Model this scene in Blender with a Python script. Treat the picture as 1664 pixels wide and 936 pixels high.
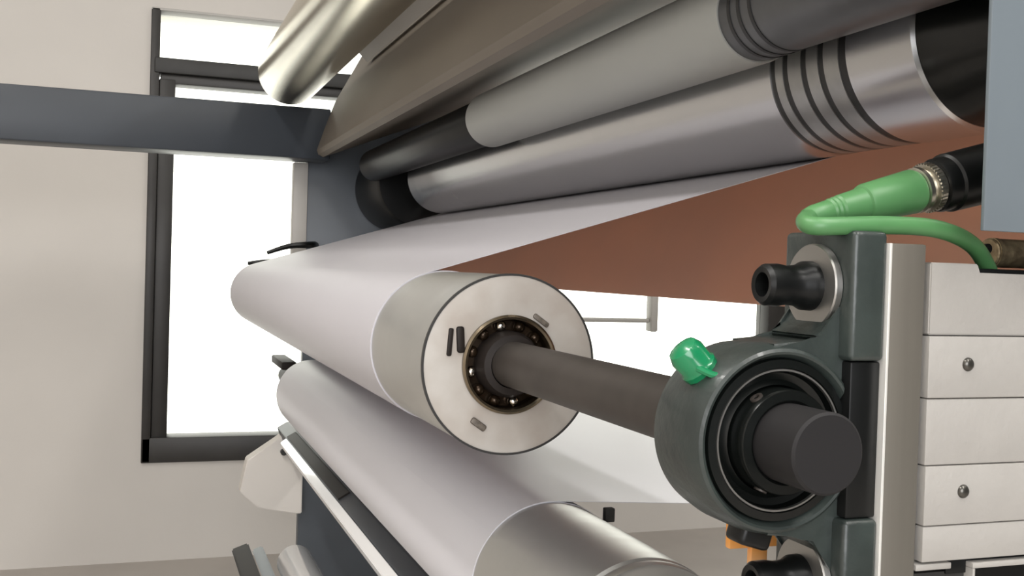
import bpy, bmesh, math, random
from mathutils import Vector, Matrix
random.seed(4)
C = bpy.context.scene.collection
sc = bpy.context.scene
for o in list(bpy.data.objects): bpy.data.objects.remove(o)

# ---------------------------------------------------------------- camera
F = 1719.0                                     # focal length in pixels of a 1664 x 936 frame
AX = Vector((0.94264934, 0.0232352, 0.332975))         # room X, Y, Z as seen in camera axes (right, down, forward)
AY = Vector((-0.33235564, -0.02687364, 0.9427712))
AZ = Vector((0.03085373, -0.99936877, -0.01761007))
cam = bpy.data.cameras.new('camera'); co = bpy.data.objects.new('camera', cam); C.objects.link(co)
cam.sensor_width = 36; cam.lens = F / 1664 * 36; cam.clip_start = 0.01; cam.clip_end = 100
right = Vector((AX.x, AY.x, AZ.x)); up = -Vector((AX.y, AY.y, AZ.y)); back = -Vector((AX.z, AY.z, AZ.z))
co.matrix_world = Matrix(((right.x, up.x, back.x, 0), (right.y, up.y, back.y, 0), (right.z, up.z, back.z, 0), (0, 0, 0, 1)))
sc.camera = co
# ---------------------------------------------------------------- light
sc.view_settings.view_transform = 'Standard'; sc.view_settings.look = 'None'
sc.view_settings.exposure = 0.0; sc.view_settings.gamma = 1.0; sc.view_settings.use_curve_mapping = False
w = bpy.data.worlds.new('World'); sc.world = w; w.use_nodes = True
w.node_tree.nodes['Background'].inputs[0].default_value = (1.0, 0.985, 0.93, 1)
w.node_tree.nodes['Background'].inputs[1].default_value = 3.2
def area(name, loc, rot, sx, sy, power, col=(1, 1, 1)):
    l = bpy.data.lights.new(name, 'AREA'); l.shape = 'RECTANGLE'; l.size = sx; l.size_y = sy; l.energy = power; l.color = col
    o = bpy.data.objects.new(name, l); C.objects.link(o); o.location = loc; o.rotation_euler = rot
    return o
LAMPS = [(-0.75, 0.4, 1.80), (0.75, -0.9, 1.80), (2.2, 0.6, 1.80)]
for x, y, z in LAMPS:
    area('lamp_light', (x, y, z - 0.035), (0, 0, 0), 0.16, 2.2, 33, (1.0, 0.97, 0.93))
area('fill_light', (-0.55, -2.2, 0.45), (math.radians(90), 0, math.radians(-8)), 2.0, 1.8, 80, (0.98, 0.98, 1.0))  # added soft fill from behind the camera, no doorway is built there

def at(px, py, Y):
    """point of the plane Y (distance along the rollers) on the ray of a pixel"""
    r = Vector((px - 832, py - 468, F)); d = Vector((r.dot(AX), r.dot(AY), r.dot(AZ)))
    return d * (Y / d.y)

# ---------------------------------------------------------------- materials
def mat(name, col, rough=0.5, metal=0.0, noise=0.0, nscale=8.0, bump=0.0, bscale=60, stretch=(1, 1, 1), col2=None, spec=0.5, coat=0.0, aniso=0.0, rnoise=0.0):
    m = bpy.data.materials.new(name); m.use_nodes = True; nt = m.node_tree; b = nt.nodes['Principled BSDF']
    b.inputs['Base Color'].default_value = (*col, 1); b.inputs['Roughness'].default_value = rough; b.inputs['Metallic'].default_value = metal
    b.inputs['Specular IOR Level'].default_value = spec; b.inputs['Coat Weight'].default_value = coat
    tc = nt.nodes.new('ShaderNodeTexCoord'); mp = nt.nodes.new('ShaderNodeMapping'); mp.inputs['Scale'].default_value = stretch
    nt.links.new(tc.outputs['Object'], mp.inputs['Vector'])
    if noise > 0 or rnoise > 0:
        n = nt.nodes.new('ShaderNodeTexNoise'); n.inputs['Scale'].default_value = nscale; n.inputs['Detail'].default_value = 4
        nt.links.new(mp.outputs[0], n.inputs['Vector'])
    if noise > 0:
        mx = nt.nodes.new('ShaderNodeMix'); mx.data_type = 'RGBA'
        c2 = col2 or tuple(c * (1 - noise) for c in col)
        mx.inputs['A'].default_value = (*col, 1); mx.inputs['B'].default_value = (*c2, 1)
        cr = nt.nodes.new('ShaderNodeValToRGB'); cr.color_ramp.elements[0].position = .38; cr.color_ramp.elements[1].position = .66
        nt.links.new(n.outputs['Fac'], cr.inputs[0]); nt.links.new(cr.outputs[0], mx.inputs['Factor']); nt.links.new(mx.outputs['Result'], b.inputs['Base Color'])
    if rnoise > 0:
        mr = nt.nodes.new('ShaderNodeMapRange'); mr.inputs['To Min'].default_value = rough; mr.inputs['To Max'].default_value = rough + rnoise
        nt.links.new(n.outputs['Fac'], mr.inputs['Value']); nt.links.new(mr.outputs[0], b.inputs['Roughness'])
    if bump > 0:
        n2 = nt.nodes.new('ShaderNodeTexNoise'); n2.inputs['Scale'].default_value = bscale; n2.inputs['Detail'].default_value = 3
        nt.links.new(mp.outputs[0], n2.inputs['Vector'])
        bp = nt.nodes.new('ShaderNodeBump'); bp.inputs['Strength'].default_value = bump; bp.inputs['Distance'].default_value = 0.002
        nt.links.new(n2.outputs['Fac'], bp.inputs['Height']); nt.links.new(bp.outputs[0], b.inputs['Normal'])
    return m
M = dict(
    wall=mat('wall_plaster', (.70, .665, .62), .85, noise=.05, nscale=2, bump=.15, bscale=40),
    wall_dark=mat('wall_hall_grey', (.14, .145, .15), .8, noise=.2, nscale=1.5),
    floor=mat('floor_concrete', (.50, .46, .42), .45, noise=.15, nscale=3),
    ceiling=mat('ceiling_paint', (.72, .72, .70), .9, noise=.04, nscale=2),
    frame=mat('window_frame_dark', (.030, .027, .024), .45, noise=.2, nscale=10),
    beam=mat('blue_grey_paint', (.033, .040, .050), .42, noise=.15, nscale=5),
    plate=mat('blue_grey_plate', (.090, .104, .122), .38, noise=.2, nscale=4),
    cover=mat('cover_paint', (.15, .178, .198), .38, noise=.12, nscale=9),
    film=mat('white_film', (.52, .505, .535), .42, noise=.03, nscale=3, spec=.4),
    film2=mat('white_film_lower', (.70, .695, .735), .40, noise=.04, nscale=3, spec=.4),  # same film painted lighter, since little light reaches the lower roll
    rubber=mat('grey_rubber_roller', (.33, .335, .315), .45, noise=.06, nscale=4),
    chrome=mat('ground_chrome', (.66, .66, .665), .20, 1.0, rnoise=.10, nscale=6, stretch=(1, 6, 1)),
    groove=mat('oily_groove', (.05, .05, .05), .4, .7),
    olive=mat('satin_olive_metal', (.22, .19, .155), .50, .25, noise=.2, nscale=2, stretch=(1, .6, 1), rnoise=.15),
    brass_tube=mat('warm_chrome', (.62, .56, .44), .20, 1.0, rnoise=.1, nscale=5, stretch=(1, .5, 1)),
    pale=mat('pale_grey_paint', (.50, .48, .45), .5, noise=.06, nscale=6),
    brown=mat('brown_film', (.29, .165, .11), .38, noise=.5, nscale=3.2, col2=(.20, .13, .10), stretch=(1, .8, 1), rnoise=.2),
    black=mat('black_plastic', (.005, .0055, .0055), .36, noise=.3, nscale=20, spec=.3),
    blacksatin=mat('black_satin', (.004, .005, .0045), .26, 0, noise=.3, nscale=20, spec=.4),
    core=mat('core_face', (.46, .435, .40), .55, noise=.16, nscale=28, col2=(.38, .34, .30), bump=.1),
    alu=mat('turned_aluminium', (.62, .62, .60), .30, .9, rnoise=.15, nscale=10, stretch=(1, 8, 1)),
    shaft=mat('dark_shaft_steel', (.070, .060, .053), .40, .5, noise=.3, nscale=16, rnoise=.15),
    shaftend=mat('shaft_end_steel', (.016, .015, .0155), .6, .0, spec=.25),
    oil=mat('oily_bearing', (.045, .028, .016), .25, .7, noise=.4, nscale=40),
    race=mat('bearing_race', (.20, .16, .11), .25, .9, noise=.4, nscale=50),
    ball=mat('steel_ball', (.7, .66, .6), .12, 1.0),
    housing=mat('housing_enamel', (.034, .044, .040), .38, noise=.35, nscale=30, col2=(.021, .027, .025), bump=.25, bscale=140, coat=.15),
    brush=mat('brushed_steel', (.150, .137, .115), .48, .35, noise=.10, nscale=20, stretch=(6, 1, .3), rnoise=.1),
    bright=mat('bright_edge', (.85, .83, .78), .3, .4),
    panel=mat('anodised_block', (.39, .372, .345), .5, .15, noise=.05, nscale=40, bump=.12, bscale=350),
    green=mat('green_cable_rubber', (.085, .235, .085), .40, noise=.12, nscale=40),
    green2=mat('green_cap', (.006, .20, .075), .22, noise=.2, nscale=40, coat=.3),
    knurl=mat('nickel_knurl', (.55, .52, .45), .3, 1.0),
    brass=mat('worn_brass', (.42, .33, .20), .38, .8, noise=.5, nscale=180, col2=(.20, .15, .09), bump=.3, bscale=300),
    orange=mat('orange_plastic', (.85, .36, .07), .45, noise=.3, nscale=30, col2=(.85, .50, .25)),
    washer=mat('washer_steel', (.42, .41, .39), .30, .95, rnoise=.1, nscale=80),
    ringm=mat('worn_ring_steel', (.45, .45, .44), .33, .85, noise=.2, nscale=30),
    journal=mat('grey_steel_journal', (.16, .165, .17), .4, .7, noise=.3, nscale=10),
    dome=mat('dark_dome_steel', (.10, .095, .085), .28, .8),
    ink=mat('dark_ink', (.018, .014, .012), .55, spec=.2),
    smudge=mat('oil_smudge', (.16, .135, .11), .5, noise=.5, nscale=400),
    dark=mat('dark_grey_metal', (.04, .039, .037), .5, .3, noise=.2, nscale=12),
    whitebright=mat('white_gloss', (.88, .88, .88), .18, 0, coat=.6),
)
def glass():
    m = bpy.data.materials.new('window_glass'); m.use_nodes = True; nt = m.node_tree; nt.nodes.clear()
    o = nt.nodes.new('ShaderNodeOutputMaterial'); t = nt.nodes.new('ShaderNodeBsdfTransparent'); g = nt.nodes.new('ShaderNodeBsdfGlossy')
    t.inputs[0].default_value = (.97, .98, .96, 1); g.inputs['Roughness'].default_value = .02
    f = nt.nodes.new('ShaderNodeFresnel'); f.inputs[0].default_value = 1.45; mx = nt.nodes.new('ShaderNodeMixShader')
    nt.links.new(f.outputs[0], mx.inputs[0]); nt.links.new(t.outputs[0], mx.inputs[1]); nt.links.new(g.outputs[0], mx.inputs[2]); nt.links.new(mx.outputs[0], o.inputs[0])
    return m
def translucent(name, col, col2, amt, trans):
    m = mat(name, col, .38, noise=.5, nscale=4.5, col2=col2, stretch=(1, .9, 1), rnoise=.2); nt = m.node_tree
    b = nt.nodes['Principled BSDF']; o = nt.nodes['Material Output']
    t = nt.nodes.new('ShaderNodeBsdfTranslucent'); t.inputs[0].default_value = (*trans, 1)
    mx = nt.nodes.new('ShaderNodeMixShader'); mx.inputs[0].default_value = amt
    nt.links.new(b.outputs[0], mx.inputs[1]); nt.links.new(t.outputs[0], mx.inputs[2]); nt.links.new(mx.outputs[0], o.inputs[0])
    return m
M['brown'] = translucent('brown_film', (.50, .30, .21), (.31, .24, .21), .60, (.82, .57, .46))
M['glass'] = glass()
def emit(name, col, s):
    m = bpy.data.materials.new(name); m.use_nodes = True; b = m.node_tree.nodes['Principled BSDF']
    b.inputs['Base Color'].default_value = (.9, .9, .9, 1); b.inputs['Emission Color'].default_value = (*col, 1); b.inputs['Emission Strength'].default_value = s
    return m
M['lamp'] = emit('lamp_diffuser', (1, .97, .92), 5.0)

# ---------------------------------------------------------------- mesh helpers
class MB:
    def __init__(s): s.bm = bmesh.new()
    def box(s, x0, x1, y0, y1, z0, z1, bev=0.0, seg=2):
        r = bmesh.ops.create_cube(s.bm, size=1.0, matrix=Matrix.Translation(((x0+x1)/2, (y0+y1)/2, (z0+z1)/2)) @ Matrix.Diagonal((x1-x0, y1-y0, z1-z0, 1)))
        if bev > 0:
            es = list({e for v in r['verts'] for e in v.link_edges})
            bmesh.ops.bevel(s.bm, geom=es, offset=bev, segments=seg, affect='EDGES', profile=.5)
        return s
    def lathe(s, prof, axis='Y', origin=(0, 0, 0), n=64, direction=None, closed=False):
        """prof: list of (radius, distance along axis); closed joins last to first"""
        d = Vector(direction).normalized() if direction is not None else {'X': Vector((1, 0, 0)), 'Y': Vector((0, 1, 0)), 'Z': Vector((0, 0, 1))}[axis]
        a = d.orthogonal().normalized(); b = d.cross(a); o = Vector(origin); rings = []
        for r, t in prof:
            if r <= 1e-7: rings.append([s.bm.verts.new(o + d * t)])
            else: rings.append([s.bm.verts.new(o + d * t + (a * math.cos(2*math.pi*i/n) + b * math.sin(2*math.pi*i/n)) * r) for i in range(n)])
        pairs = list(zip(rings, rings[1:])) + ([(rings[-1], rings[0])] if closed else [])
        for A, B in pairs:
            for i in range(n):
                j = (i + 1) % n
                if len(A) == 1 and len(B) == 1: continue
                if len(A) == 1: s.bm.faces.new((A[0], B[j], B[i]))
                elif len(B) == 1: s.bm.faces.new((A[i], A[j], B[0]))
                else: s.bm.faces.new((A[i], A[j], B[j], B[i]))
        return s
    def prism(s, pts, y0, y1, bev=0.0):
        """pts: (x, z) outline in the plane across the rollers, run from y0 to y1"""
        A = [s.bm.verts.new((x, y0, z)) for x, z in pts]; B = [s.bm.verts.new((x, y1, z)) for x, z in pts]; n = len(pts)
        fs = [s.bm.faces.new(A), s.bm.faces.new(B[::-1])]
        for i in range(n): s.bm.faces.new((A[i], B[i], B[(i+1) % n], A[(i+1) % n]))
        if bev > 0:
            es = list({e for v in A + B for e in v.link_edges}); bmesh.ops.bevel(s.bm, geom=es, offset=bev, segments=2, affect='EDGES')
        return s
    def sheet(s, pts, y0, y1, th, ny=1):
        """thin sheet that follows the (x, z) line pts, thickened by th"""
        n = len(pts); nor = []
        for i in range(n):
            a = pts[max(i-1, 0)]; b = pts[min(i+1, n-1)]; v = Vector((b[0]-a[0], b[1]-a[1])); v.normalize(); nor.append((-v.y, v.x))
        out = [(p[0] + q[0]*th, p[1] + q[1]*th) for p, q in zip(pts, nor)]
        for i in range(n - 1):
            q = [pts[i], pts[i+1], out[i+1], out[i]]
            A = [s.bm.verts.new((x, y0, z)) for x, z in q]; B = [s.bm.verts.new((x, y1, z)) for x, z in q]
            s.bm.faces.new((A[0], A[1], B[1], B[0])); s.bm.faces.new((A[3], B[3], B[2], A[2]))
            s.bm.faces.new(A[::-1]); s.bm.faces.new(B)
        bmesh.ops.remove_doubles(s.bm, verts=s.bm.verts, dist=1e-6)
        return s
    def tube(s, pts, r, n=14, smooth=6):
        P = [Vector(p) for p in pts]; path = []
        for i in range(len(P) - 1):
            p0 = P[max(i-1, 0)]; p1 = P[i]; p2 = P[i+1]; p3 = P[min(i+2, len(P)-1)]
            for k in range(smooth):
                t = k / smooth; path.append(.5*((2*p1)+(p2-p0)*t+(2*p0-5*p1+4*p2-p3)*t*t+(3*p1-p0-3*p2+p3)*t**3))
        path.append(P[-1]); rings = []; a = None
        for i, p in enumerate(path):
            d = (path[min(i+1, len(path)-1)] - path[max(i-1, 0)]).normalized()
            a = (a - d * a.dot(d)).normalized() if a else d.orthogonal().normalized()
            b = d.cross(a); rr = r(i/(len(path)-1)) if callable(r) else r
            rings.append([s.bm.verts.new(p + (a*math.cos(2*math.pi*k/n) + b*math.sin(2*math.pi*k/n))*rr) for k in range(n)])
        for A, B in zip(rings, rings[1:]):
            for k in range(n): s.bm.faces.new((A[k], A[(k+1) % n], B[(k+1) % n], B[k]))
        s.bm.faces.new(rings[0][::-1]); s.bm.faces.new(rings[-1])
        return s
    def build(s, name, m, parent=None, smooth=True):
        bmesh.ops.recalc_face_normals(s.bm, faces=s.bm.faces)
        me = bpy.data.meshes.new(name); s.bm.to_mesh(me); s.bm.free(); me.materials.append(m)
        if smooth:
            me.polygons.foreach_set('use_smooth', [True] * len(me.polygons))
            me.set_sharp_from_angle(angle=math.radians(32))
        o = bpy.data.objects.new(name, me); C.objects.link(o)
        if parent: o.parent = parent
        return o
def tag(o, label, cat, group=None, kind=None):
    o['label'] = label; o['category'] = cat
    if group: o['group'] = group
    if kind: o['kind'] = kind
    return o
def struct(o): o['kind'] = 'structure'; return o
def empty(name, loc=(0, 0, 0)):
    o = bpy.data.objects.new(name, None); C.objects.link(o); o.location = loc; o.empty_display_size = .02; return o
class Thing:
    """Empty at the thing's base; parts are built in world coordinates and hung under it"""
    def __init__(s, name, label, cat, loc, group=None):
        s.o = tag(empty(name, loc), label, cat, group); s.loc = Vector(loc)
    def part(s, mb, name, m, label=None, parent=None, smooth=True):
        o = mb.build(name, m, None, smooth)
        o.data.transform(Matrix.Translation(-s.loc)); o.parent = parent or s.o
        if label: o['label'] = label
        return o

# ================================================================ setting
XL, XR, YF, YB, ZF, ZC = -1.7, 3.4, -2.3, 3.30, -0.90, 1.90
struct(MB().box(XL-.1, XR+.1, YF-.1, YB+.2, ZF-.1, ZF).build('floor', M['floor']))
struct(MB().box(XL-.1, XR+.1, YF-.1, YB+.2, ZC, ZC+.1).build('ceiling', M['ceiling']))
struct(MB().box(XL-.1, XL, YF, YB+.2, ZF, ZC).build('wall_left', M['wall']))
struct(MB().box(XR, XR+.1, YF, YB+.2, ZF, ZC).build('wall_right', M['wall_dark']))
struct(MB().box(XL, XR, YF-.1, YF, ZF, ZC).build('wall_front', M['wall_dark']))
WX0, WX1, WZ0, WZ1 = .018, 2.245, -.605, .735
struct(MB().box(XL, WX0, YB, YB+.2, ZF, ZC).box(WX1, XR, YB, YB+.2, ZF, ZC).box(WX0, WX1, YB, YB+.2, ZF, WZ0).box(WX0, WX1, YB, YB+.2, WZ1, ZC).build('wall_back', M['wall'], smooth=False))
win = struct(empty('window_1', (WX0, YB, WZ0)))
def wpart(mb, name, m):
    o = mb.build(name, m); o.data.transform(Matrix.Translation((-WX0, -YB, -WZ0))); o.parent = win; return o
y0, y1 = YB-.015, YB+.07
wpart(MB().box(WX0, WX0+.026, y0, y1, WZ0, WZ1, .003), 'frame_side', M['frame'])
wpart(MB().box(WX0+.026, WX0+.072, y0+.01, y1, WZ0+.03, .53, .004), 'sash_side', M['frame'])
wpart(MB().box(WX1-.10, WX1, y0, y1, WZ0, WZ1, .004), 'frame_side', M['frame'])
wpart(MB().box(WX0, WX1, y0, y1, WZ0, WZ0+.075, .004), 'frame_bottom', M['frame'])
wpart(MB().box(WX0, WX1, y0, y1, WZ1-.008, WZ1, .002), 'frame_top', M['pale'])
wpart(MB().box(WX0+.012, WX1-.1, y0-.005, y1, .545, .590, .004), 'transom', M['dark'])
wpart(MB().box(WX0+.03, WX1-.1, y0+.012, y1, .517, .545, .003), 'transom', M['frame'])
wpart(MB().box(WX0+.072, WX1-.1, y1-.03, y1-.025, WZ0+.075, .517), 'pane', M['glass'])
wpart(MB().box(WX0+.026, WX1-.1, y1-.03, y1-.025, .59, WZ1-.008), 'pane', M['glass'])
a = at(905, 512, y0); b = at(1060, 524, y0); c = at(1046, 482, y0)
wpart(MB().box(a.x, b.x, y0-.03, y0, b.z, a.z-.006, .006).box(c.x+.01, b.x, y0-.045, y0-.0, b.z-.03, c.z+.12, .006), 'window_stay', M['pale'])
a = at(1285, 480, YB); b = at(1325, 600, YB)
struct(MB().box(WX1, WX1+.03, YB-.03, YB, -.5, .4, .003).build('trim_1', M['pale']))
struct(MB().box(WX1+.045, WX1+.075, YB-.03, YB, -.5, .4, .003).build('trim_2', M['pale']))

for i, (x, y, z) in enumerate(LAMPS):
    t = Thing('ceiling_lamp', ['long ceiling lamp over the left of the rollers', 'long ceiling lamp behind the photographer', 'long ceiling lamp over the right of the machine'][i], 'lamp', (x, y, ZC), 'ceiling lamps')
    t.part(MB().box(x-.09, x+.09, y-1.15, y+1.15, z, ZC, .005), 'lamp_body', M['pale'])
    t.part(MB().box(x-.075, x+.075, y-1.1, y+1.1, z-.015, z, .004), 'diffuser', M['lamp'])

# ================================================================ far side of the machine
PY = 2.52                                            # face of the far side plate
t = Thing('side_frame', 'dark blue grey side plate at the far ends of the rollers', 'machine frame', (.66, PY, ZF))
t.part(MB().box(.370, .95, PY, PY+.03, ZF, .335, .002).box(.50, .95, PY, PY+.03, .33, .50, .002), 'frame_plate', M['plate'])
t.part(MB().box(.338, .371, PY-.004, PY+.03, -.02, .236, .002), 'edge_strip', M['pale'], 'pale cream strip on the plate edge')
t = Thing('crossbeam', 'dark blue grey beam running left past the window to the machine', 'beam', (-.6, 2.45, .236))
t.part(MB().box(XL, .405, 2.42, 2.52, .236, .352, .004), 'beam', M['beam'])
t = Thing('bracket_plate', 'pale bracket with a small bolt on the left edge of the far side plate', 'bracket', at(440, 780, 2.48))
pts = [at(x, y, 2.48) for x, y in ((478, 692), (455, 712), (402, 748), (390, 800), (420, 826), (479, 835))]
t.part(MB().prism([(p.x, p.z) for p in pts] + [(.372, pts[-1].z)] + [(.372, pts[0].z)], 2.48, PY+.01, .002), 'plate', M['wall'])
p = at(461, 735, 2.47)
t.part(MB().lathe([(0, 0), (.007, 0), (.007, .02), (0, .02)], origin=(p.x, 2.465, p.z), n=16), 'bolt', M['dark'])
t = Thing('clamp_lever', 'upper of two thin black levers beyond the white roll, against the window', 'lever', at(500, 398, 2.46))
a, b = at(434, 411, 2.46), at(504, 398, 2.46)
t.part(MB().tube([a, (a+b)/2 + Vector((0, 0, .006)), b, b + Vector((.02, .06, 0))], lambda u: .004+.006*u, n=8), 'lever', M['black'])
t = Thing('clamp_lever', 'lower of two thin black levers beyond the white roll, against the window', 'lever', at(440, 425, 2.40))
a, b = at(403, 428, 2.40), at(438, 425, 2.40)
t.part(MB().tube([a, b, b + Vector((.09, .10, 0.0))], lambda u: .004+.003*u, n=8), 'lever', M['black'])
t = Thing('bearing_block', 'small black block behind the far end of the lower white roll', 'bearing block', at(475, 610, 2.3))
a = at(456, 587, 2.35)
t.part(MB().box(a.x, a.x+.033, 2.33, PY-.001, a.z-.018, a.z, .004), 'block', M['ink'])

# ================================================================ upper rollers and guards
def D(ang, d): return (d*math.cos(math.radians(ang)), d*math.sin(math.radians(ang)))
x, z = D(53.9, .5226)
t = Thing('guide_roller', 'polished metal tube roller at the top left, resting over the dark crossbeam', 'roller', (x, 1.4, z-.07))
t.part(MB().lathe([(0, 0), (.050, 0), (.062, .003), (.070, .014), (.070, 2.10), (0, 2.10)][::1] if False else [(0, 2.42), (.052, 2.42), (.064, 2.415), (.070, 2.40), (.070, .36), (.06, .35), (0, .35)], origin=(x, 0, z), n=96), 'roller_body', M['brass_tube'])
t = Thing('guard_bar', 'thin pale bar between the top left roller and the olive guard box', 'bar', (.42, 1.2, .416))
pp = [D(43.9, .597), D(47.0, .597), D(47.0, .612), D(43.9, .612)]
t.part(MB().prism(pp, .3, 2.15, .001), 'bar', M['pale'])
t = Thing('guard_box', 'olive grey satin metal guard box above the rubber roller', 'guard', (.55, 1.4, .30))
f1, f2, f3 = at(545, 165, 2.42), at(515, 257, 2.42), at(725, 188, 2.42)
t.part(MB().prism([(f1.x, f1.z), (f1.x-.022, f1.z-.06), (f2.x-.001, f2.z+.018), (f2.x+.003, f2.z+.008), (f2.x+.014, f2.z+.003), (f3.x+.07, f3.z+.028), (f3.x+.15, f3.z+.09), (f3.x+.10, f3.z+.2), (f1.x+.1, f3.z+.2)], .42, 2.42), 'guard_shell', M['olive'])

x, z = D(24.35, .52)
t = Thing('rubber_roller', 'light grey rubber roller pressed on top of the chrome roller', 'roller', (x, 1.1, z-.0394))
t.part(MB().lathe([(0, .757), (.0385, .757), (.0394, .759), (.0394, 1.452), (.034, 1.46), (0, 1.46)], origin=(x, 0, z), n=96), 'roller_body', M['rubber'])
t.part(MB().lathe([(.03, 1.462), (.034, 1.47), (.034, 1.9), (.034, 1.95), (.034, 2.25), (0, 2.25)], origin=(x, 0, z), n=40), 'journal', M['black'], 'black journal at the far end')
t.part(MB().lathe([(.0372, .52), (.0372, .757)], origin=(x, 0, z), n=64), 'journal', M['journal'], 'dark steel near journal')
for gy in (.742, .728, .712):
    t.part(MB().lathe([(.0365, gy-.003), (.0379, gy-.003), (.0379, gy+.001), (.0365, gy+.001)], origin=(x, 0, z), n=64, closed=True), 'groove_ring', M['groove'])

CX, CZ, CR = .582, .1825, .0717
RG = (.7905, .7720, .7460, .7230, .6950)
t = Thing('chrome_roller', 'large chrome roller with black grooves near its right end', 'roller', (CX, 1.4, CZ-CR))
t.part(MB().lathe([(0, 2.11), (.062, 2.11), (CR, 2.102), (CR, RG[0]+.0034), (.0697, RG[0]+.0030), (.0697, RG[4]-.0045), (CR, RG[4]-.0050), (CR, .617), (.069, .615), (0, .615)], origin=(CX, 0, CZ), n=128), 'roller_body', M['chrome'])
for k, gy in enumerate(RG):
    hw = .0050 if k == 4 else .0034
    t.part(MB().lathe([(.069, gy-hw), (.0705, gy-hw), (.0705, gy+hw), (.069, gy+hw)], origin=(CX, 0, CZ), n=96, closed=True), 'groove_ring', M['groove'])
for ga, gb in zip(RG, RG[1:]):
    t.part(MB().lathe([(.069, gb+(.0050 if gb == RG[4] else .0034)), (.0712, gb+(.0054 if gb == RG[4] else .0038)), (.0712, ga-.0038), (.069, ga-.0034)], origin=(CX, 0, CZ), n=96, closed=True), 'metal_ring', M['ringm'])
t.part(MB().lathe([(0, .560), (.052, .560), (.0600, .590), (.0665, .604), (.0685, .615), (0, .615)], origin=(CX, 0, CZ), n=96), 'end_flange', M['blacksatin'], 'glossy black end flange')
t.part(MB().lathe([(.046, .345), (.046, .56)], origin=(CX, 0, CZ), n=48), 'journal', M['blacksatin'])
t.part(MB().lathe([(0, 2.115), (.03, 2.115), (.03, 2.26), (.095, 2.26), (.10, 2.27), (.10, 2.51), (0, 2.51)], origin=(CX, 0, CZ), n=64), 'far_flange', M['black'], 'black flange at the far end')

# brown film web behind and below the chrome roller
tag(MB().sheet([(.600, -.0283), (.602, .0), (.640, .08), (.70, .17), (.72, .26)], .42, 2.2, .001).build('brown_web', M['brown']), 'brown film sheet hanging below the chrome roller', 'film')

# ================================================================ white film, winding roll
WXc, WZc, WR = .2368, -.0640, .0608
FR = WR + .0006
def arc(cx, cz, r, a0, a1, n): return [(cx + r*math.cos(math.radians(a0+(a1-a0)*i/n)), cz + r*math.sin(math.radians(a0+(a1-a0)*i/n))) for i in range(n+1)]
dx, dz = CX-WXc, CZ-WZc; dd = math.hypot(dx, dz); base = math.degrees(math.atan2(dz, dx)); phi = math.degrees(math.asin((CR+FR+.001)/dd))
line = base - phi                                        # direction of the free span
web = arc(CX, CZ, CR+.0008, line-90+75, line-90, 20) + arc(WXc, WZc, FR+.0004, line+90, line+90+150, 50)
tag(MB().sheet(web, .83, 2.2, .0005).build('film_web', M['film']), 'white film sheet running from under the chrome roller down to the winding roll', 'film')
t = Thing('winding_roll', 'long roll of white film with a pale core face, on the dark shaft', 'roll', (WXc, 1.4, WZc-WR))
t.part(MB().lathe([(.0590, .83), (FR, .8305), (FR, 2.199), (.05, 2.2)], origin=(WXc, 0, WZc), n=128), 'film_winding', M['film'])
t.part(MB().lathe([(.0595, .672), (WR-.0002, .674), (WR-.0002, .83), (.05, .831)], origin=(WXc, 0, WZc), n=128), 'core_tube', M['alu'], 'bare shiny metal end of the roll')
t.part(MB().lathe([(.0335, .671), (.0590, .670), (.0603, .6705), (.0603, .676), (.0335, .70)], origin=(WXc, 0, WZc), n=96, closed=True), 'core_face', M['core'], 'pale round end face')
t.part(MB().lathe([(.0598, .6698), (.0612, .6698), (.0612, .6722), (.0598, .6722)], origin=(WXc, 0, WZc), n=96, closed=True), 'rim', M['dark'], 'thin dark rim')
br = t.part(MB().lathe([(.0335, .6685), (.0320, .6675), (.0305, .668), (.0300, .674), (.0335, .676)], origin=(WXc, 0, WZc), n=80, closed=True), 'bearing_ring', M['race'])
t.part(MB().lathe([(.0306, .674), (.029, .680), (.016, .680), (.0155, .674), (.0155, .70), (.0306, .70)], origin=(WXc, 0, WZc), n=64, closed=True), 'ball_cage', M['oil'])
t.part(MB().lathe([(.0225, .672), (.0200, .664), (.0155, .663), (.0155, .69), (.0225, .69)], origin=(WXc, 0, WZc), n=64, closed=True), 'inner_ring', M['ink'])
for k in range(12):
    an = 2*math.pi*(k+.4)/12; s = MB(); bmesh.ops.create_icosphere(s.bm, subdivisions=3, radius=.0040, matrix=Matrix.Translation((WXc+.0262*math.cos(an), .6765, WZc+.0262*math.sin(an))))
    t.part(s, 'ball', M['ball'] if k % 3 == 0 else M['oil'])
def face_mark(px, py, w_, h_, rot=0):
    p = at(px, py, .6690); s = MB(); s.box(-w_/2, w_/2, -.0004, .0012, -h_/2, h_/2, min(w_, h_)*.3); s.bm.transform(Matrix.Translation((p.x, .6695, p.z)) @ Matrix.Rotation(math.radians(rot), 4, 'Y'))
    return s
t.part(face_mark(732, 556, .0034, .0185, 4), 'printed_mark', M['ink'])
t.part(face_mark(749, 552, .0052, .0175, -4), 'printed_mark', M['ink'])
t.part(face_mark(778, 690, .012, .0045, 35), 'oil_smudge', M['smudge'])
t.part(face_mark(880, 521, .013, .0035, 35), 'oil_smudge', M['smudge'])

t = Thing('shaft', 'dark steel shaft running from the pillow block into the winding roll', 'shaft', (.237, .60, -.0795))
SX, SZ, SR = .2372, -.0635, .0153
t.part(MB().lathe([(0, .3215), (.0143, .3215), (SR, .3225), (SR, .3600)], origin=(SX, 0, SZ), n=64), 'shaft_end', M['shaftend'], 'flat dark front end of the shaft')
t.part(MB().lathe([(SR, .3600), (SR, PY)], origin=(SX, 0, SZ), n=64), 'shaft_body', M['shaft'])

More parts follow.
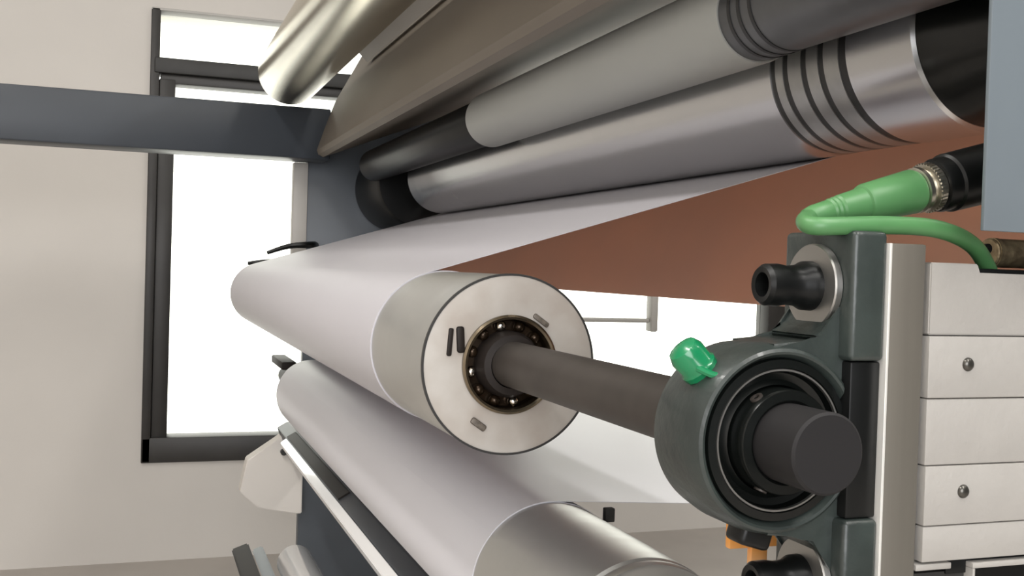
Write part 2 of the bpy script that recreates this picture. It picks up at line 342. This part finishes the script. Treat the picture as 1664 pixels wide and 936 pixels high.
# ================================================================ lower roll, its film and the beam below
LX, LZ, LR = .3344, -.2650, .0690
t = Thing('lower_roll', 'lower roller wrapped in white film beneath the winding roll', 'roller', (LX, 1.4, LZ-LR))
t.part(MB().lathe([(.06, .83), (LR, .8305), (LR, 2.149), (.06, 2.15)], origin=(LX, 0, LZ), n=128), 'film_winding', M['film2'])
t.part(MB().lathe([(0, .650), (.050, .650), (.0640, .643), (.0665, .643), (.0676, .645), (.0676, .650), (.0660, .651), (.0660, .653), (LR-.0006, .655), (LR-.0006, .83)], origin=(LX, 0, LZ), n=128), 'roller_end', M['alu'], 'bare grey grooved roller end')
t.part(MB().lathe([(.02, .56), (.02, .655)], origin=(LX, 0, LZ), n=40), 'journal', M['dark'])
t.part(MB().lathe([(.02, 2.14), (.02, PY)], origin=(LX, 0, LZ), n=40), 'journal', M['dark'])
sp = [(.752, -.300), (.765, -.262), (.752, -.228), (.72, -.2175)] + [(LX + .0010+LR*math.cos(math.radians(86.5)) , LZ + (LR+.0005)*math.sin(math.radians(86.5)))] + arc(LX, LZ, LR+.0005, 92, 140, 8)
fw = tag(MB().sheet(sp, .83, 2.15, .0005).build('film_web', M['film2']), 'white film sheet lying level from the lower roller toward the right', 'film')
t = Thing('idler_roller', 'small idler roller carrying the level white film, behind the pillow block', 'roller', (.72, 1.4, -.29))
t.part(MB().lathe([(0, .80), (.036, .80), (.036, 2.2), (0, 2.2)], origin=(.722, 0, -.258), n=48), 'roller_body', M['dark'])
p = at(988, 838, .83)
tag(MB().box(p.x-.004, p.x+.005, .826, .833, p.z-.005, p.z+.007, .001).build('edge_clip', M['dark']), 'small dark tab on the near edge of the level white film', 'tab')

t = Thing('support_beam', 'blue grey beam with a bright lip along the underside of the lower roller', 'beam', (.30, 1.4, -.43))
A, B, B2, E = D(-52.7, .50), D(-50.9, .50), D(-47.9, .505), D(-42, .58)
t.part(MB().prism([B, B2, E, (E[0]-.02, E[1]-.06), (B[0]+.02, B[1]-.06)], .35, PY, .001), 'beam_body', M['beam'])
t.part(MB().prism([A, B, (B[0]+.004, B[1]-.02), (A[0]+.004, A[1]-.012)], .35, 2.36, .001), 'bright_lip', M['whitebright'], 'bright white lip along the beam edge')
q = at(655, 872, 1.05)
t.part(MB().box(B2[0]-.035, B2[0]-.008, .94, 1.12, B2[1]-.004, B2[1]+.006, .003), 'dark_tab', M['ink'])
t.part(MB().prism([D(-50.6, .498), D(-48.2, .502), D(-48, .506), D(-50.6, .504)], 1.72, 2.36, .0008), 'dark_strip', M['ink'], 'black strip at the far end')

x, z = D(-62.8, .65)
t = Thing('bottom_roller', 'glossy white roller end at the bottom left edge of the picture', 'roller', (x, 1.6, z-.05))
t.part(MB().lathe([(0, 2.06), (.028, 2.06), (.034, 2.05), (.034, .5), (0, .5)], origin=(x, 0, z), n=80), 'roller_body', M['whitebright'])
t.part(MB().lathe([(0, .42), (.016, .42), (.016, .5)], origin=(x, 0, z), n=24), 'journal', M['dark'])
t = Thing('guard_rail', 'short dark rail left of the glossy white roller at the bottom left', 'rail', (.2, 1.6, -.66))
t.part(MB().prism([D(-68.8, .66), D(-72.0, .66), D(-72.0, .72), D(-68.8, .72)], .5, 2.36, .003), 'rail', M['ink'])
t.part(MB().prism([D(-68.6, .67), D(-66.6, .67), D(-66.6, .71), D(-68.6, .71)], .5, 2.33, .003), 'rail_plate', M['cover'], 'lighter grey flat strip beside the rail')

# ================================================================ near side: steel post, pillow block
FY = .345
t = Thing('mounting_post', 'brushed steel bar that carries the pillow block', 'bar', (.289, .37, ZF))
t.part(MB().box(.2802, .2975, FY, .405, ZF, .0150, .0007), 'bar', M['brush'])
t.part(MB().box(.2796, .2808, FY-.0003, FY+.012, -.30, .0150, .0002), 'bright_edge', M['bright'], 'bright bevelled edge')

t = Thing('pillow_block', 'dark green grey pillow block bearing holding the shaft end', 'bearing', (.28, .37, -.0635))
h = MB()
HX, HZ = SX, SZ
# body ring
h.lathe([(.0318, .3560), (.0326, .3535), (.0338, .3516), (.0348, .3513), (.0360, .3522), (.0373, .3560), (.0378, .3620), (.0378, .3780), (.0365, .3880), (.0318, .3900)], origin=(HX, 0, HZ), n=96, closed=True)
body = t.part(h, 'housing_ring', M['housing'])
# shoulder block joining ring to the feet (sweep from ring to base), outline in X-Z
def shoulder(sgn):
    o = []
    for i in range(9): 
        an = math.radians(95 - i*9); o.append((HX + .0377*math.cos(an), HZ + sgn*.0377*math.sin(an)))
    o = [(HX-.004, HZ+sgn*.0374), (HX+.008, HZ+sgn*.0385), (HX+.018, HZ+sgn*.0392), (.2520, HZ+sgn*.0405), (.2585, HZ+sgn*.0440), (.2628, HZ+sgn*.0500), (.2640, HZ+sgn*.0560), (.2796, HZ+sgn*.0560), (.2796, HZ+sgn*.0325), (.2685, HZ+sgn*.0315), (.2655, HZ+sgn*.030), (HX+.0300, HZ+sgn*.0140)]
    inner = [(HX + .0345*math.cos(math.radians(a_)), HZ + sgn*.0345*math.sin(math.radians(a_))) for a_ in range(25, 96, 10)]
    return o + inner
for sg in (1, -1):
    t.part(MB().prism(shoulder(sg), .3535, .3865, .0012), 'shoulder', M['housing'])
t.part(MB().box(.2655, .2690, .3545, .3865, HZ-.036, HZ+.036, .001), 'base_web', M['housing'])
t.part(MB().box(.2655, .2797, .3480, .3900, HZ-.0312, HZ+.0312, .001), 'arch_shade', M['black'], 'black fill standing for the shade under the arch')  # solid black box put in for the shade in the hollow
for sg in (1, -1):
    z0, z1 = sorted((HZ+sg*.0315, HZ+sg*.0830))
    f = MB().box(.2635, .2798, FY+.0008, .3930, z0, z1, .0022, 3)
    t.part(f, 'foot', M['housing'])
    bz = HZ + sg*.0605
    wv = t.part(MB().lathe([(.0070, .2598), (.0168, .2600), (.0173, .2606), (.0173, .2632), (.0070, .2632)], 'X', (0, .369, bz), 48, closed=True), 'washer', M['washer'], 'bright steel washer')
    bo = t.part(MB().lathe([(0, .2440), (.0045, .2440), (.0050, .2372), (.0072, .2368), (.0085, .2385), (.0087, .2440), (.0080, .2480), (.0084, .2530), (.0100, .2560), (.0102, .2600), (0, .2600)], 'X', (0, .369, bz), 40), 'bolt', M['black'], 'black bolt head')
# insert bearing
t.part(MB().lathe([(.0322, .3545), (.0316, .3528), (.0285, .3524), (.0280, .3540), (.0280, .3880), (.0322, .3880)], origin=(HX, 0, HZ), n=96, closed=True), 'outer_ring', M['blacksatin'])
t.part(MB().lathe([(.0282, .3534), (.0279, .3526), (.0272, .3526), (.0270, .3538), (.0276, .3548)], origin=(HX, 0, HZ), n=96, closed=True), 'seal_edge', M['washer'], 'thin bright ring')
t.part(MB().lathe([(.0271, .3536), (.0262, .3570), (.0235, .3578), (.0215, .3560), (.0205, .3580), (.0205, .38), (.0271, .38)], origin=(HX, 0, HZ), n=96, closed=True), 'seal', M['blacksatin'])
t.part(MB().lathe([(.0206, .3580), (.0206, .3480), (.0200, .3468), (.0165, .3466), (.0154, .3475), (.0154, .38)], origin=(HX, 0, HZ), n=80), 'inner_ring', M['blacksatin'])
for an in (125, 245):
    a_ = math.radians(an)
    t.part(MB().lathe([(0, .0190), (.0014, .0190), (.0014, .0212), (.0026, .0212), (.0026, .0150), (0, .0150)], origin=(HX, .3515, HZ), n=20, direction=(math.cos(a_), 0, math.sin(a_))), 'set_screw', M['shaft'])
# green grease nipple cap
cdir = Vector((-1, 0, .98)).normalized(); p0 = Vector((HX, .370, HZ)) + cdir*.0365
cap = t.part(MB().lathe([(0, .0000), (.0042, 0), (.0046, .0018), (.0076, .0024), (.0080, .0048), (.0072, .0062), (.0074, .0120), (.0062, .0150), (.0030, .0163), (0, .0165)], origin=p0 - cdir*.002 + Vector((-.0005, -.002, 0)), direction=cdir, n=14), 'grease_cap', M['green2'], 'bright green plastic cap')
q1 = p0 + Vector((-.002, -.012, -.004))
t.part(MB().tube([p0 + Vector((-.006, -.008, .002)), p0 + Vector((.0, -.0135, -.0005)), p0 + Vector((.006, -.0135, .0045)), p0 + Vector((.013, -.0125, .0075))], lambda u: .0016 - .0007*u, n=8), 'cap_strap', M['green2'], parent=cap)
# black plug below
p = at(1219, 861, .366)
s = MB().box(-.0072, .0072, -.0065, .0065, -.0062, .0062, .0022, 3); s.bm.transform(Matrix.Translation(p) @ Matrix.Rotation(math.radians(17), 4, 'Y'))
t.part(s, 'plug', M['black'], 'rounded black plug under the ring')

# orange strap behind the block
t = Thing('orange_bracket', 'orange plastic angle piece behind the underside of the pillow block', 'bracket', at(1240, 900, .43))
a, b = at(1187, 847, .43), at(1294, 886, .43)
t.part(MB().box(a.x, b.x, .43, .4345, b.z, a.z+.004, .001), 'top_flange', M['orange'])
a, b = at(1222, 880, .43), at(1247, 936, .43)
t.part(MB().box(a.x, b.x, .4302, .4345, b.z-.10, a.z+.002, .001), 'upright', M['orange'])

# ================================================================ profile block with five strips
t = Thing('profile_block', 'pale grey block of five stacked metal strips at the right edge', 'profile', (.36, .36, -.12))
zz = [.00826, -.0214, -.0469, -.0741, -.0986, -.1135]
BX1 = .520
for i in range(5):
    xs = .2993 + .0016*(.5 if i == 0 else 1 + .35*(i-1))*.4; top, bot = zz[i]-.00022, zz[i+1]+.00022
    s = MB()
    if i == 0:
        s.prism([(xs, bot), (BX1, bot), (BX1, .0040), (.3239, .0040), (.3236, top), (xs, top)], FY-.0005, .392, .0005)
    else:
        s.box(xs, BX1, FY-.0005 - .0004*(i % 2), .392, bot, top, .0005)
    st = t.part(s, 'strip', M['panel'])
t.part(MB().box(.2985, BX1, .349, .3915, -.1130, .0036, 0), 'backing', M['black'])
for z in (-.0330, -.0850):
    t.part(MB().lathe([(0, .3424), (.0012, .3425), (.0022, .3430), (.0028, .3438), (.0030, .3450), (.0010, .3460)], origin=(.3197, 0, z), n=28), 'screw', M['dome'], 'dark domed screw')
t.part(MB().box(.2975, .3000, .352, .39, -.11, .004), 'gasket', M['black'])
t.part(MB().box(.2982, .3160, FY, .39, -.1168, -.1142, .0004), 'lower_lip', M['panel'])
t.part(MB().box(.3160, BX1, FY+.003, .39, -.1200, -.1140, .0004), 'shadow_slot', M['black'])
t.part(MB().box(.3262, BX1, FY-.001, FY+.02, -.1172, -.1150, .0003).box(.3262, .3275, FY-.001, FY+.02, -.14, -.1172, .0003), 'socket_frame', M['panel'])
t.part(MB().box(.3275, BX1, FY+.002, FY+.02, -.14, -.1172), 'socket', M['black'])
t.part(MB().box(.2975, BX1, FY+.004, .39, -.9, -.1190), 'pedestal', M['dark'])

# cover plate top right
t = Thing('cover_plate', 'blue grey painted sheet cover at the top right corner', 'panel', (.45, .33, .0209))
t.part(MB().box(.3118, .70, .3300, .3320, .0209, .60, .0004), 'sheet', M['cover'])
t.part(MB().box(.67, .70, .3322, .36, ZF, .60, .002), 'support_leg', M['cover'])

# ================================================================ connector, cable, brass fitting
CYc = .372
p_t, p_b = at(1318, 352, CYc), at(1640, 272, CYc)
ax = (p_b - p_t).normalized(); 
def along(px): 
    k = (px-1318)/(1640-1318); return (at(p_px(k)[0], p_px(k)[1], CYc) - p_t).dot(ax)
def p_px(k): return (1318 + 322*k, 352 - 80*k)
L = along
t = Thing('cable_connector', 'green moulded connector plugged into a black socket above the block', 'connector', tuple(p_t))
t.part(MB().lathe([(0, L(1306)), (.0035, L(1308)), (.0046, L(1320)), (.0052, L(1345)), (.0050, L(1347)), (.0056, L(1350)), (.0052, L(1354)), (.0058, L(1357)), (.0054, L(1361)), (.0061, L(1364)), (.0070, L(1400)), (.0079, L(1402)), (.0083, L(1406)), (.0096, L(1480)), (.0090, L(1486)), (0, L(1486))], origin=p_t, direction=ax, n=48), 'green_body', M['green'])
s = MB().lathe([(.0080, L(1486)), (.0099, L(1488)), (.0099, L(1494)), (.0086, L(1497)), (.0086, L(1501)), (.0103, L(1502)), (.0105, L(1512)), (.0100, L(1515)), (.0080, L(1516))], origin=p_t, direction=ax, n=48)
ring = t.part(s, 'coupling_ring', M['knurl'], 'knurled metal ring')
s = MB()
a1 = ax.orthogonal().normalized(); b1 = ax.cross(a1)
for k in range(40):
    an = 2*math.pi*k/40; c_ = p_t + ax*L(1507) + (a1*math.cos(an)+b1*math.sin(an))*.0105
    Rm = Matrix((( *(a1*math.cos(an)+b1*math.sin(an)), 0), (*(-a1*math.sin(an)+b1*math.cos(an)), 0), (*ax, 0), (0, 0, 0, 1))).transposed()
    bmesh.ops.create_cube(s.bm, size=1, matrix=Matrix.Translation(c_) @ Rm @ Matrix.Diagonal((.0008, .0008, .0028, 1)))
t.part(s, 'knurling', M['knurl'], parent=ring)
t.part(MB().lathe([(.0080, L(1514)), (.0112, L(1517)), (.0118, L(1522)), (.0118, L(1535)), (.0128, L(1538)), (.0134, L(1640)), (0, L(1640))], origin=p_t, direction=ax, n=48), 'socket', M['black'], 'black socket body')
pts = [at(1335, 350, .373), at(1318, 353, .372), at(1308, 360, .364), at(1322, 367, .355), at(1370, 367, .352), at(1440, 366, .352), at(1510, 370, .353), at(1555, 383, .357), at(1585, 403, .362), at(1603, 432, .368), at(1610, 450, .370)]
tag(MB().tube(pts, .0037, n=20, smooth=8).build('green_cable', M['green']), 'green cable looping from the connector down into the block', 'cable')
t = Thing('brass_fitting', 'worn brass fitting with a dark hole beside the green cable', 'fitting', at(1630, 430, .376))
p = at(1634, 412, .376)
t.part(MB().lathe([(0, -.0100), (.0060, -.0100), (.0065, -.0094), (.0065, .018), (0, .018)], 'X', p, 32), 'barrel', M['brass'])
t.part(MB().lathe([(.0052, -.009), (.0068, -.0085), (.0068, -.006), (.0052, -.0055)], 'X', p, 32, closed=True), 'collar', M['brass'])
pb = at(1606, 404, .3695)
t.part(MB().lathe([(0, 0), (.0022, 0), (.0022, .002), (0, .002)], origin=pb, n=20), 'side_hole', M['black'])
t.part(MB().box(.3239, .40, .352, .385, .0030, .0064, .0006), 'foot', M['black'])
